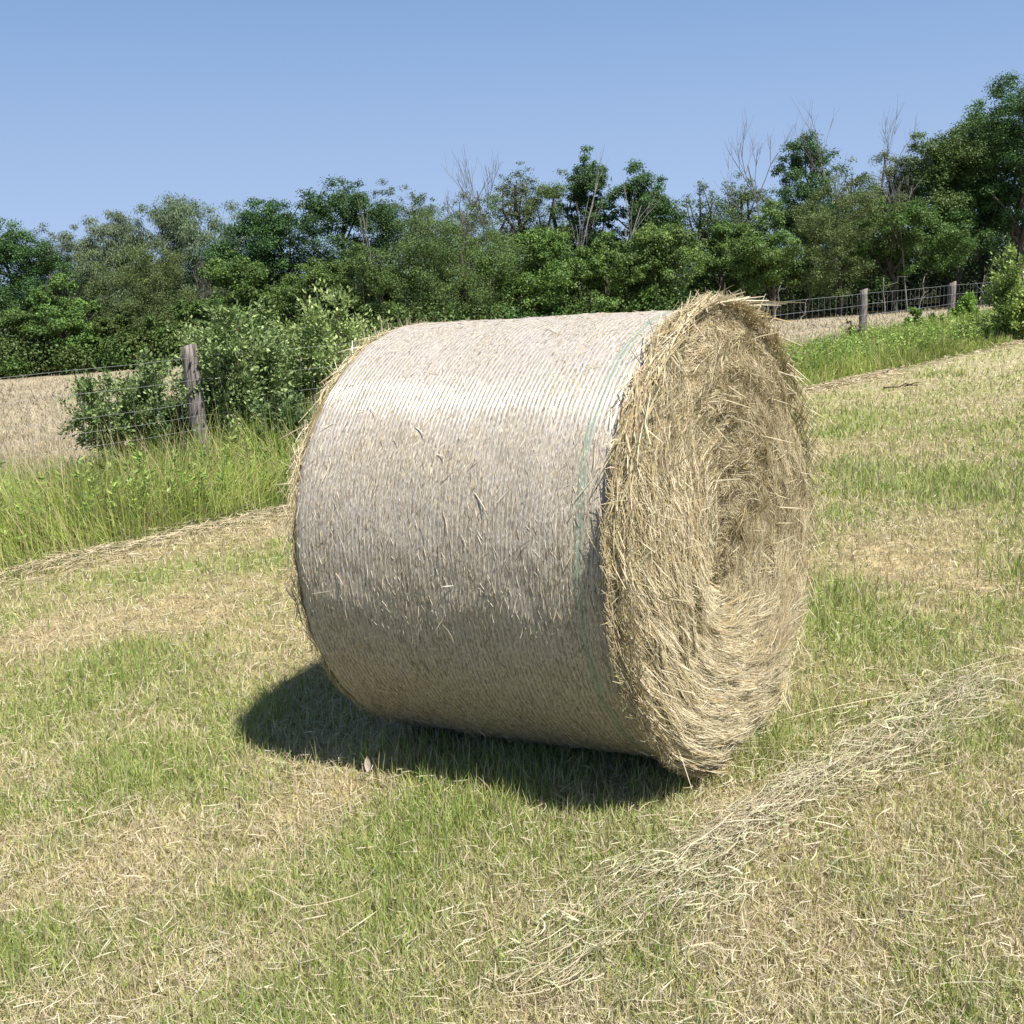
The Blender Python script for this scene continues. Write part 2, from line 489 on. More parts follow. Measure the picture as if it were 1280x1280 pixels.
def build_hay_litter():
    rng = R(8); geo = Geo()
    c0, _ = ground_at(1180, 885); c1, _ = ground_at(690, 1215)
    n = 2100
    t = rng.beta(1.25, 1.35, n) * 1.22 - .16
    dens = .085 + .035 * np.sin(t * 9) + .05 * (fbm(t * 3, 0 * t, s=88) - .5)
    ax = c1 - c0; L0 = np.linalg.norm(ax); ax = ax / L0; pr = np.array([-ax[1], ax[0]])
    off = rng.normal(0, 1, n) * dens + .05 * np.sin(t * 7 + 1)
    p = c0 + ax * (t * L0)[:, None] + pr * off[:, None]
    hd = math.atan2(ax[1], ax[0]) + rng.normal(0, .33, n) + np.where(rng.random(n) < .18, rng.uniform(-1.5, 1.5, n), 0)
    lift = np.abs(rng.normal(.022, .02, n)) * np.exp(-(off / .22) ** 2) + .012
    flat_straws(geo, rng, p[:, 0], p[:, 1], rng.uniform(.05, .22, n) * np.where(rng.random(n) < .12, 1.5, 1), rng.uniform(.0006, .0013, n), hd, lift, HAY[rng.integers(0, 6, n)] * rng.uniform(.72, 1.12, (n, 1)), bend=.5)
    n = 1300
    t = rng.beta(1.25, 1.35, n) * 1.22 - .16; off = rng.normal(0, .11, n)
    p = c0 + ax * (t * L0)[:, None] + pr * off[:, None]
    mixc = np.array([(.40, .42, .22), (.34, .27, .17), (.56, .50, .36), (.46, .46, .28)])
    flat_straws(geo, rng, p[:, 0], p[:, 1], rng.uniform(.02, .09, n), rng.uniform(.0008, .0024, n), rng.uniform(0, 2 * PI, n), np.abs(rng.normal(.03, .02, n)) + .012, mixc[rng.integers(0, 4, n)] * rng.uniform(.85, 1.3, (n, 1)), bend=.9)
    # single straws all over the mown strip
    x, y, D = sample_ground(rng, 34000)
    d = across(x, y); ok = (d < 7.4) & ~under_bale(x, y); x, y, D = x[ok], y[ok], D[ok]; n = len(x)
    flat_straws(geo, rng, x, y, rng.uniform(.02, .07, n) * np.where(rng.random(n) < .04, 2.2, 1), np.maximum(rng.uniform(.0007, .0016, n), .0003 * D), rng.uniform(0, 2 * PI, n), rng.uniform(.01, .05, n), HAY[rng.integers(0, 6, n)] * rng.uniform(.8, 1.2, (n, 1)))
    # a few long stalks
    for px, py, L, a in [(330, 775, .55, -.55), (315, 790, .5, -.2), (660, 1135, .32, 0), (960, 865, .5, .8), (1060, 830, .6, .5), (1120, 800, .5, .65), (1180, 940, .4, .3), (1050, 905, .5, .05), (120, 1040, .3, .15), (250, 1140, .14, -.15), (420, 1150, .25, .7),
                         (1100, 1180, .35, -.7), (930, 955, .6, .35), (870, 970, .5, .5), (1000, 530, .8, .1), (1030, 520, .7, 1.0)]:
        c, D = ground_at(px, py)
        flat_straws(geo, rng, np.array([c[0]]), np.array([c[1]]), np.array([L]), np.array([max(.0011, .0003 * D)]), np.array([a]), np.array([.07]), np.array([(.62, .55, .37)]), bend=.55)
    geo.build('hay_litter', M_STRAW, kind='stuff')


def build_windrow():
    rng = R(12); geo = Geo()
    n = 30000
    t = -6 + 46 * rng.random(n) ** 1.7
    heap = sstep(.42, .75, fbm(t * .55, np.zeros(n), s=77, o=3))
    hp = lambda c: along(*ground_at(*c)[0])
    for c, s in (((215, 658), .5), ((60, 700), .6), ((320, 640), .35)):
        heap = np.maximum(heap, np.exp(-((t - hp(c)) / s) ** 2))
    off = rng.normal(0, 1, n) * (.21 + .10 * heap); thin = rng.random(n) < (.07 + .75 * heap); t, off, heap = t[thin], off[thin], heap[thin]; n = len(t)
    d = 7.38 + off + .12 * (fbm(t * .8, np.zeros(n), s=78, o=2) - .5)
    x, y = N2[0] * d + T2[0] * t, N2[1] * d + T2[1] * t
    hd = math.atan2(T2[1], T2[0]) + rng.normal(0, .95, n)
    lift = (.015 + .055 * heap * rng.random(n)) * np.exp(-(off / .22) ** 2) + .015
    D = y
    pink = np.array([(.52, .43, .28), (.47, .38, .24), (.58, .50, .34), (.42, .35, .22)])
    flat_straws(geo, rng, x, y, rng.uniform(.05, .20, n), np.maximum(.0011, .00032 * D), hd, lift, pink[rng.integers(0, 4, n)] * rng.uniform(.75, 1.2, (n, 1)), bend=.9)
    geo.build('raked_hay_litter', M_STRAW, kind='stuff')


def build_verge():
    rng = R(15); geo = Geo()
    n = 120000
    t = -9 + 50 * rng.random(n) ** 1.6
    d = 7.35 + .5 * fbm(t * 1.3, 0 * t, s=57, o=3) + rng.beta(1.0, 1.15, n) * 4.2
    x, y = N2[0] * d + T2[0] * t, N2[1] * d + T2[1] * t
    lush = fbm(x * .7, y * .7, s=51, o=3)
    edge = sstep(7.3, 8.5, d)
    leftfield = 1 - sstep(3.5, 6.5, t)
    h = (.22 + .42 * edge) * rng.uniform(.55, 1.15, n) * (.35 + 1.25 * lush) * (1 - .35 * leftfield * sstep(9, 10.5, d)) * (1 - .22 * sstep(12, 20, t))
    lean = np.abs(rng.normal(.55, .40, n)).clip(0, 1.4)
    hd = rng.normal(0, 1.0, n) + 9 * fbm(x * .9, y * .9, s=59, o=2)
    a = fbm(x * 1.1, y * 1.1, s=53, o=3)
    vg = np.array([(.29, .37, .075), (.38, .43, .10), (.22, .33, .06), (.45, .47, .17)])
    col = vg[rng.integers(0, 4, n)] * (.75 + .5 * a)[:, None]
    tan = rng.random(n) < (.10 + .40 * leftfield * sstep(9.2, 10.6, d) + .15 * (a > .6))
    col = np.where(tan[:, None], np.array([(.48, .40, .22)]), col) * rng.uniform(.8, 1.15, (n, 1))
    w = np.maximum(rng.uniform(.0016, .0032, n), .00034 * y)
    blades(geo, rng, x, y, h, w, lean, col, k=4, curve=.75, heading=hd)
    # flowering stalks, pale and bent over
    n = 1500
    t = -6 + 26 * rng.random(n) ** 1.2; d = rng.uniform(8.0, 11.3, n)
    keep = (t < 9) | (rng.random(n) < .15); t, d = t[keep], d[keep]; n = len(t)
    x, y = N2[0] * d + T2[0] * t, N2[1] * d + T2[1] * t
    blades(geo, rng, x, y, rng.uniform(.6, 1.05, n), np.full(n, .0028), np.abs(rng.normal(.35, .2, n)), np.array([(.52, .43, .25)]) * rng.uniform(.75, 1.15, (n, 1)), k=6, curve=.8, heading=rng.normal(2.4, .7, n))
    geo.build('verge_grass', M_GRASS, kind='stuff')


def build_weeds():
    rng = R(19); geo = Geo()
    n = 2600
    t = 1.5 + 34 * rng.random(n) ** .9; d = 8.0 + rng.beta(1.3, 1.7, n) * 2.8
    keep = (fbm(t * .5, d * .5, s=61, o=3) + .25 * rng.random(n) > .54 - .12 * (t > 12)); keep &= (t > 9.5) | (rng.random(n) < .75); t, d = t[keep], d[keep]; n = len(t)
    x, y = N2[0] * d + T2[0] * t, N2[1] * d + T2[1] * t
    h = rng.uniform(.40, .85, n) * (.75 + .5 * fbm(t, d, s=63)) * (1 - .25 * sstep(10, 16, t)) * np.where(t < 9.5, .72, 1)
    a = rng.uniform(0, 2 * PI, n); lean = np.abs(rng.normal(0, .16, n))
    base = np.stack([x, y, gz(x, y)], -1)
    axis = np.stack([np.cos(a) * np.sin(lean), np.sin(a) * np.sin(lean), np.cos(lean)], -1)
    P = base[:, None] + axis[:, None] * (h[:, None] * np.array([0, .5, 1.0]))[..., None]
    geo.ribbons(P, np.array([.004, .003, .0015]) + 0 * h[:, None], np.array((.20, .26, .07)), rng=rng)
    k = 20
    u = rng.uniform(.12, 1.0, (n, k)); an = rng.uniform(0, 2 * PI, (n, k)); el = rng.uniform(.1, .8, (n, k))
    dirv = np.stack([np.cos(an) * np.cos(el), np.sin(an) * np.cos(el), np.sin(el)], -1)
    L = rng.uniform(.07, .13, (n, k)) * (1.15 - .5 * u)
    c = base[:, None] + axis[:, None] * (h[:, None] * u)[..., None] + dirv * (L / 2)[..., None]
    s = unit(np.cross(dirv, np.array([0, 0, 1.0])) + rng.normal(0, .3, (n, k, 3)))
    tone = fbm(x * .8, y * .8, s=65)
    colb = np.array([(.18, .29, .06), (.25, .37, .08), (.33, .42, .12)])[rng.integers(0, 3, n)] * (.7 + .6 * tone)[:, None]
    col = np.repeat(colb, k, 0) * rng.uniform(.75, 1.25, (n * k, 1))
    geo.leaves(c.reshape(-1, 3), dirv.reshape(-1, 3), s.reshape(-1, 3), L.ravel(), (L * .30).ravel() + .0003 * np.repeat(y, k), col)
    geo.build('verge_weeds', M_LEAF, kind='stuff')


def build_far_field_grass():
    rng = R(23); geo = Geo()
    x, y, D = sample_ground(rng, 330000, y0=372, y1=680)
    d = across(x, y); ok = (d > 11.5) & (D < 53); x, y, D = x[ok], y[ok], D[ok]; n = len(x)
    p = fbm(x * .35, y * .35, s=41)
    tans = np.array([(.43, .37, .26), (.38, .32, .22), (.49, .43, .32), (.34, .30, .205), (.32, .32, .18)])
    pick = rng.choice(5, n, p=(.30, .27, .22, .15, .06))
    blades(geo, rng, x, y, rng.uniform(.05, .15, n), np.maximum(.0022, .0005 * D), np.abs(rng.normal(.45, .3, n)), tans[pick] * (.72 + .5 * p)[:, None] * rng.uniform(.8, 1.2, (n, 1)))
    geo.build('dry_pasture_grass', M_GRASS, kind='stuff')


# ------------------------------------------------------------------ the bale
def ring(o, th, r):
    """points at axial offset o, girth angle th (0 = away from the camera, pi/2 = up), radius r"""
    o, th, r = np.broadcast_arrays(o, th, r)
    return BC + o[..., None] * BA + r[..., None] * (np.cos(th)[..., None] * BE1 + np.sin(th)[..., None] * BE2)


def net_r(u, th):
    sag = .012 * (fbm(u * 3 + 5, np.cos(th) * 1.6, np.sin(th) * 1.6, s=91, o=3) - .5) * 2
    lump = .0035 * (fbm(u * 14, np.cos(th) * 9, np.sin(th) * 9, s=93, o=3) - .5) * 2
    groove = .0003 * np.sin(u * 2 * PI / .0165 + 7 * (noise(u * 9, np.cos(th) * 4, np.sin(th) * 4, s=95) - .5) * 1.1)
    rr = BR + .018 * (-u / .6) + sag + lump + groove
    e = np.clip((np.abs(u) - .545) / .055, 0, 1)
    rr = rr - .022 * e * e
    flat = sstep(.90, 1.0, -np.sin(th))
    return rr - .034 * flat


def build_bale():
    rng = R(31)
    c, _ = ground_at(640, 925)
    org = np.array([BC[0], BC[1], gz(BC[0], BC[1])])
    bale = thing('round_hay_bale', 'big round bale of straw-coloured hay bound in pale net wrap on the mown grass', 'hay bale', org.tolist())
    # net wrapped barrel
    nu, nth = 420, 620
    u = np.linspace(-.6, .6, nu); th = np.arange(nth) / nth * 2 * PI
    U, TH = np.meshgrid(u, th, indexing='ij')
    V = ring(U, TH, net_r(U, TH))
    geo = Geo(); geo.grid(V, (1, 1, 1), wrap=True, flip=True)
    o = geo.build('net_wrap', M_NET, bale, org, smooth=True)
    tv = -np.sin(TH)[..., None] * BE1 + np.cos(TH)[..., None] * BE2
    ta = o.data.attributes.new('Thread', 'FLOAT_VECTOR', 'POINT'); ta.data.foreach_set('vector', tv.astype(np.float32).ravel())
    girth = ((TH + PI / 2) % (2 * PI))                                   # 0 at the bottom, grows up the far side; camera side counted from 2 pi down
    girth = np.where(girth > PI, 2 * PI - girth, -girth)                 # bottom 0 -> top pi on the camera side
    at = o.data.attributes.new('Wrap', 'FLOAT_VECTOR', 'POINT')
    at.data.foreach_set('vector', np.stack([U, girth * BR * .683, np.zeros_like(U)], -1).astype(np.float32).ravel())

    # the two ends: hay shouldered out past the net, coiled round a sunken heart
    def face(r, th, sgn):
        cx, cz = 0.0, 0.0
        X, Zz = r * np.cos(th), r * np.sin(th)
        rr = np.hypot(X - cx, Zz - cz); q = r / BR
        prof = (.105 if sgn > 0 else .025) * np.sqrt(np.clip(1 - np.clip((q - .72) / .30, 0, 1) ** 2.2, 0, 1))
        dish = -.032 * np.exp(-(rr / .11) ** 2) - .05 * np.exp(-(rr / .40) ** 2)
        a2 = np.arctan2(Zz - cz, X - cx)
        coil = .003 * np.sin(2 * PI * (rr / .085 + a2 / (2 * PI))) * np.clip(rr / .12, 0, 1)
        lumps = .070 * (fbm(X * 3.2 + 9, Zz * 3.2, s=101 + sgn, o=4) - .5) + .036 * (fbm(rr * 24, a2 * 3.2 + rr * 3, s=103, o=4) - .5) + .022 * (fbm(X * 22, Zz * 22, s=105, o=2) - .5)
        return sgn * (.6 + (prof + dish + coil + lumps) - .02)

    def coil_at(o, th, r):                                               # the heart of the coil has sunk below the axis, so the layers are eccentric
        k = np.clip(1 - np.asarray(r) / BR, 0, 1)[..., None]
        return ring(o, th, r) + k * (-.05 * BE1 - .15 * BE2)

    hay_cols = np.array([(.56, .48, .31), (.62, .55, .38), (.48, .40, .24), (.41, .32, .16), (.68, .62, .46), (.50, .46, .29), (.56, .45, .33)])
    for sgn, nstr in ((1, 88000), (-1, 16000)):
        g = Geo()
        rr = np.linspace(.02, BR * 1.008, 110); th = np.arange(260) / 260 * 2 * PI
        RR, TH = np.meshgrid(rr, th, indexing='ij')
        OFF = face(RR, TH, sgn)
        colr = C(.36, .28, .14) * (.65 + .7 * fbm(RR * 30, TH * 4, s=107, o=3))[..., None]
        g.grid(coil_at(OFF, TH, RR), colr.reshape(-1, 3), wrap=True, flip=sgn > 0)
        # straws laid round the coil
        n = nstr
        r0 = BR * np.sqrt(rng.uniform(.0006, 1.04, n)); t0 = rng.uniform(0, 2 * PI, n)
        L = rng.uniform(.035, .16, n) * np.clip(.35 + r0 / .4, .3, 1)
        ang = rng.normal(0, .24, n) + np.where(rng.random(n) < .22, rng.normal(0, .9, n), 0) + 1.3 * (fbm(np.cos(t0) * r0 * 9, np.sin(t0) * r0 * 9, s=109, o=3) - .5)
        rise = np.abs(rng.normal(.002, .004, n)); tip = np.abs(rng.normal(0, .008, n)) + np.where(rng.random(n) < .045, rng.uniform(.01, .04, n), 0)
        ts = np.array([-.5, -.17, .17, .5])
        st = ts[None] * L[:, None]
        tt = t0[:, None] + np.cos(ang)[:, None] * st / np.maximum(r0, .07)[:, None]
        rv = r0[:, None] + np.sin(ang)[:, None] * st
        rmax = BR * (1.03 if sgn > 0 else 1.012) + np.abs(rng.normal(0, .012, n))
        rv = np.abs(rv); over = np.maximum(rv - rmax[:, None], 0); rv = np.minimum(rv, rmax[:, None])
        off = face(np.minimum(rv, BR * 1.0), tt, sgn) + sgn * (rise[:, None] + tip[:, None] * (ts[None] + .5) ** 2) - sgn * over * .5
        P = coil_at(off, tt, rv)
        clump = fbm(r0 * 16, t0 * 5 * r0 / BR + 3 * t0, s=111, o=3)
        wt = np.stack([np.full(n, .2), np.full(n, .22), .40 * (1 - clump) + .0, .58 * (1 - clump) - .08, np.full(n, .12), np.full(n, .14), np.full(n, .12)], 1).clip(.01, 9)
        cum = np.cumsum(wt / wt.sum(1, keepdims=True), 1); pick = (rng.random((n, 1)) > cum).sum(1).clip(0, 6)
        col = hay_cols[pick] * rng.uniform(.80, 1.28, (n, 1))
        tan = P[:, -1] - P[:, 0]
        side = unit(np.cross(tan, BA * sgn)) + rng.normal(0, .35, (n, 3))
        g.ribbons(P, rng.uniform(.0006, .0014, n)[:, None] * np.array([.7, 1, 1, .5]), col, side=side)
        # loose ends standing off the face
        n = 420 if sgn > 0 else 250
        r0 = BR * np.sqrt(rng.uniform(.02, 1, n)); t0 = rng.uniform(0, 2 * PI, n)
        p0 = coil_at(face(r0, t0, sgn), t0, r0)
        dv = unit(BA * sgn * rng.uniform(.15, .8, (n, 1)) + rng.normal(0, .7, (n, 3)))
        L = rng.uniform(.03, .11, n)
        bendv = rng.normal(0, .12, (n, 3))
        P = p0[:, None] + dv[:, None] * (L[:, None] * np.array([-.2, .4, 1.0]))[..., None] + bendv[:, None] * (L[:, None] * np.array([0, .16, 1]) ** 2)[..., None]
        g.ribbons(P, rng.uniform(.0012, .0022, n)[:, None] * np.array([1, 1, .6]), HAY[rng.integers(0, 6, n)] * 1.05, rng=rng)
        # shaggy shoulder: straws that ride over the net's edge, thickest on top
        n = 4600 if sgn > 0 else 1500
        t0 = rng.uniform(0, 2 * PI, n); top = np.clip(np.sin(t0) * .5 + .5, 0, 1)
        keep = rng.random(n) < .55 + .45 * top; t0, top = t0[keep], top[keep]; n = len(t0)
        o0 = sgn * (.6 + rng.uniform(-.012, .075 if sgn > 0 else .035, n)); L = rng.uniform(.03, .12, n) * (.7 + .5 * top) * (1 if sgn > 0 else .65)
        dire = np.where(rng.random(n) < .5, 1, -1)
        radial = np.abs(rng.normal(.06, .14, n)) * (.30 + .8 * top) ; axial = rng.normal(.25, .32, n) * sgn
        P = np.empty((n, 3, 3))
        for i, t in enumerate((0, .5, 1.0)):
            P[:, i] = ring(o0 + axial * L * t, t0 + dire * L * t / BR, BR - .006 + radial * L * t + .004)
        g.ribbons(P, rng.uniform(.0012, .0023, n)[:, None] * np.array([.9, 1, .5]), hay_cols[rng.integers(0, 7, n)] * rng.uniform(.9, 1.2, (n, 1)), rng=rng)
        # wisps standing up off the crest
        n = 130
        t0 = rng.normal(PI / 2, .5, n); o0 = sgn * (.6 + rng.uniform(-.02, .10, n))
        dv = unit(np.cos(t0)[:, None] * BE1 + np.sin(t0)[:, None] * BE2 + rng.normal(0, .6, (n, 3)))
        L = rng.uniform(.02, .075, n)
        P = ring(o0, t0, np.full(n, BR))[:, None] + dv[:, None] * (L[:, None] * np.array([-.2, .4, 1.0]))[..., None]
        g.ribbons(P, np.full(n, .0013)[:, None] * np.array([1, 1, .5]), HAY[rng.integers(0, 6, n)], rng=rng)
        g.build('hay_end', M_STRAW, bale, org)

    # straw worked through the net
    g = Geo(); n = 27000
    u0 = rng.uniform(-.6, .6, n); t0 = rng.uniform(0, 2 * PI, n)
    gi = (t0 + PI / 2) % (2 * PI); gi = np.where(gi > PI, 2 * PI - gi, gi) * BR * .683
    keep = rng.random(n) < np.where(gi > 1.16, .35, 1.0) * (.35 + .9 * fbm(u0 * 6, t0 * 5, s=121)); u0, t0 = u0[keep], t0[keep]; n = len(u0)
    L = rng.uniform(.008, .036, n); ang = rng.normal(0, .35, n); lift = np.abs(rng.normal(.0007, .0015, n))
    P = np.empty((n, 3, 3))
    for i, t in enumerate((-.5, 0, .5)):
        uu = np.clip(u0 + np.sin(ang) * L * t, -.6, .6); tt = t0 + np.cos(ang) * L * t / BR
        P[:, i] = ring(uu, tt, net_r(uu, tt) + .0005 + lift * (t + .5) * 1.5)
    pale = np.array([(.60, .54, .42), (.66, .60, .48), (.52, .44, .30), (.36, .28, .17), (.22, .16, .10)])
    col = pale[rng.choice(5, n, p=(.30, .24, .16, .16, .14))] * rng.uniform(.85, 1.1, (n, 1))
    g.ribbons(P, rng.uniform(.0006, .0012, n)[:, None] * np.array([.8, 1, .5]), col, rng=rng)
    n = 130                                                              # longer bits caught on the mesh
    u0 = rng.uniform(-.58, .58, n); t0 = rng.uniform(PI * .6, PI * 1.45, n); L = rng.uniform(.03, .085, n); ang = rng.normal(0, .8, n)
    P = np.empty((n, 4, 3)); bd = rng.normal(0, .007, n)
    for i, t in enumerate((-.5, -.17, .17, .5)):
        uu = np.clip(u0 + np.sin(ang) * L * t + bd * t * t * 4 * .5, -.6, .6); tt = t0 + np.cos(ang) * L * t / BR
        P[:, i] = ring(uu, tt, net_r(uu, tt) + .003 + .010 * (t + .5) ** 2)
    g.ribbons(P, rng.uniform(.0010, .0020, n)[:, None] * np.array([.8, 1, 1, .5]), pale[rng.choice(5, n, p=(.4, .3, .14, .08, .08))], rng=rng)
    g.build('caught_straw', M_STRAW, bale, org)


# ------------------------------------------------------------------ fence
def build_fence():
    rng = R(37)
    ts = [-11.3, -5.13, 1.04, 7.2, 13.37, 19.53, 25.7, 31.62, 37.6, 43.6, 49.6]
    pt = lambda t, d=11.0: np.array([N2[0] * d + T2[0] * t, N2[1] * d + T2[1] * t])
    p0 = pt(7.2)
    org = np.array([p0[0], p0[1], gz(p0[0], p0[1])])
    fence = thing('wire_fence', 'grey woven wire fence on weathered round wooden posts between verge and dry pasture', 'fence', org.tolist())
    tops = {}
    for t in ts:
        p = pt(t); z = float(gz(p[0], p[1]))
        left = abs(t - 7.2) < .1
        lean = rng.normal(0, .012, 2) if not left else np.array([-.03, 0.0])
        hgt = 1.37 + rng.normal(0, .02)
        k = 14; th = np.arange(12) / 12 * 2 * PI
        hs = np.linspace(-.3, hgt, k)
        rad = .098 - .006 * hs / hgt
        V = np.empty((k, 12, 3))
        for i, hh in enumerate(hs):
            n_ = .020 * (fbm(np.cos(th) * 1.3 + t, np.sin(th) * 1.3, hh * 1.2, s=131, o=3) - .5)
            r_ = (rad[i] + n_) * (1 if i < k - 1 else .96)
            V[i, :, 0] = p[0] + lean[0] * hh + np.cos(th) * r_; V[i, :, 1] = p[1] + lean[1] * hh + np.sin(th) * r_
            V[i, :, 2] = z + hh
        V[-1, :, 2] += -.03 * np.cos(th - 2.6) + rng.normal(0, .004, 12)
        V[-2, :, 2] = np.minimum(V[-2, :, 2], V[-1, :, 2] - .02)
        g = Geo(); g.grid(V, (1, 1, 1), wrap=True, flip=True)
        last = (k - 1) * 12
        g.q.append(np.array([[last + a, last + a + 1, last + 10 - a, last + 11 - a] for a in range(5)])); g.m.append(np.zeros(5, np.int32))
        g.build('fence_post', M_WOOD, fence, org)
    levels = [.18, .32, .47, .62, .78, 1.03, 1.29]
    for a, b in zip(ts[:-1], ts[1:]):
        g = Geo(); far = .0014 if a < 16 else .0029
        s = np.linspace(0, 1, 9)
        sag = rng.uniform(.01, .035)

        def wire_pt(u, lv, wob=0.0):
            t = a + (b - a) * u; p = N2[0] * 11.0 + T2[0] * t - N2[0] * .10, N2[1] * 11.0 + T2[1] * t - N2[1] * .10
            return np.stack([p[0], p[1], gz(p[0], p[1]) + lv - sag * 4 * u * (1 - u) + wob], -1)
        for lv in levels:
            g.tube(wire_pt(s, lv + rng.normal(0, .006)), far, 4, cap=False)
        m = int(round((b - a) / .30))
        for i in range(1, m):
            u = np.full(3, i / m) + rng.normal(0, .003, 3)
            g.tube(wire_pt(u, np.array([levels[0], .7, levels[-1]])), far * .75, 4, cap=False)
        g.build('wire_mesh', M_WIRE, fence, org)


# ------------------------------------------------------------------ trees and shrubs
def limb_path(rng, a, b, k=5, w=.08):
    t = np.linspace(0, 1, k)[:, None]
    L = np.linalg.norm(b - a)
    j = rng.normal(0, w * L, (k, 3)); j[0] = 0; j[-1] = 0
    return a + (b - a) * t + j * np.sin(t * PI)


KINDS = {  # colour, leaf length, leaf width ratio, droop, number of lobes, leaves
    'dark':   ((.070, .128, .040), .17, .62, .0, 46, 9500),
    'green':  ((.100, .165, .046), .17, .62, .0, 46, 9500),
    'bright': ((.108, .19, .046), .19, .66, .0, 44, 8500),
    'olive':  ((.120, .165, .055), .14, .50, .0, 52, 9500),
    'willow': ((.155, .215, .120), .24, .26, .8, 50, 11000),
    'grey':   ((.12, .16, .10), .15, .45, .2, 34, 4200),
    'sparse': ((.105, .152, .057), .16, .55, .0, 30, 3400),
}


def tree(px, ytop, hw, D, kind, name, label, seed, low=.16, group=None, cat='tree', nl=1.0):
    rng = R(1000 + seed)
    x, y = spot(px, D)
    z0 = float(gz(np.array(x), np.array(y)))
    H = max(top_z(px, ytop, D) - z0, 1.0) * 1.02; rad = hw * D / F
    colr, ll, lw, droop, nlob, nleaf = KINDS[kind]; rad *= 1.38; ll *= .57; nleaf = int(nleaf * 3.2)
    root = thing(name, label, cat, (x, y, z0), group)
    colr = np.array(colr) * rng.uniform(.88, 1.14) * (1 + rng.normal(0, .05, 3))
    # crown: lobes spread through an uneven envelope
    hz = H * (1 - low) / 2; zc = H * low + hz
    nb = int(np.clip(rng.integers(11, 17) * np.clip(rad * hz / 7.0, .55, 1.5), 6, 24))
    dv = unit(rng.normal(size=(nb, 3))); q = rng.uniform(.25, 1, nb) ** .6
    wide = (1 - .45 * np.clip(dv[:, 2] * q, -.3, 1)) * rng.uniform(.70, 1.12, nb)
    bc = np.stack([dv[:, 0] * q * rad * .78 * wide, dv[:, 1] * q * rad * .78 * wide, zc + dv[:, 2] * q * hz * .80], -1)
    bc[0] = (rng.normal(0, rad * .15), rng.normal(0, rad * .15), H * .86)
    bc[1] = (rng.normal(0, rad * .35), rng.normal(0, rad * .2), H * .78)
    br = min(rad, hz) * rng.uniform(.32, .54, nb)
    br = np.minimum(br, np.maximum(H * .99 - bc[:, 2], .25))
    ns = 11; nlob = nb * ns
    sd = unit(rng.normal(size=(nlob, 3)) + np.array([0, 0, .12]))
    bi = np.repeat(np.arange(nb), ns)
    lc = bc[bi] + sd * (br[bi] * rng.uniform(.55, 1.08, nlob))[:, None] * np.array([1.15, 1.15, .85])
    lr = br[bi] * rng.uniform(.22, .46, nlob)
    lc[0] = (bc[0, 0] + rng.normal(0, .1), bc[0, 1], H - lr[0] * .9)
    n = int(nleaf * nl * np.clip(rad * hz / 6.0, .4, 1.9))
    p = lr ** 2; p /= p.sum()
    li = rng.choice(nlob, n, p=p)
    dd = unit(rng.normal(size=(n, 3)) + np.array([0, 0, .28]))
    c = lc[li] + dd * (lr[li] * np.clip(np.abs(rng.normal(.68, .32, n)), 0, 1.22))[:, None] * np.array([1.1, 1.1, .74])
    nrm = unit(dd * .6 + np.array([0, 0, .6]) + rng.normal(0, .55, (n, 3)))
    t = unit(np.cross(nrm, rng.normal(size=(n, 3))))
    if droop: t = unit(t * (1 - droop) + np.array([0, 0, -1.0]) * droop + dd * .5 + rng.normal(0, .25, (n, 3)))
    s = unit(np.cross(nrm, t))
    lobt = rng.uniform(.82, 1.2, nlob) * rng.uniform(.85, 1.15, nb)[bi]
    col = colr * (lobt[li] * rng.uniform(.7, 1.3, n))[:, None]
    yel = rng.random(n) < .05
    col = np.where(yel[:, None], col * np.array([1.7, 1.45, 1.0]), col)
    sc = (D / 58) ** .6
    L = ll * sc * rng.uniform(.7, 1.35, n)
    g = Geo(); base = np.array([x, y, z0])
    g.leaves(c + base, t, s, L, L * lw, col)
    g.build('crown', M_LEAF, root, base)
    # trunk and limbs
    g = Geo(); bark = C(.10, .085, .07) if kind not in ('grey', 'willow') else C(.22, .20, .17)
    r0 = .028 * H * rng.uniform(.8, 1.2)
    top = np.array([lc[0, 0] * .5, lc[0, 1] * .5, H * .86])
    tp = limb_path(rng, np.zeros(3) - np.array([0, 0, .1]), top, 8, .03)
    g.tube(tp + base, np.linspace(r0, r0 * .2, 8), 8, bark)
    order = rng.permutation(nlob)[: 12 if kind in ('grey', 'sparse') else 8]
    for i in order:
        f = np.clip((lc[i, 2] / H) * .6, .08, .8); a = tp[int(f * 7)]
        g.tube(limb_path(rng, a, lc[i], 5, .07) + base, np.linspace(r0 * .45, r0 * .08, 5), 5, bark, cap=False)
    g.build('trunk', M_BARK, root, base)
    return root


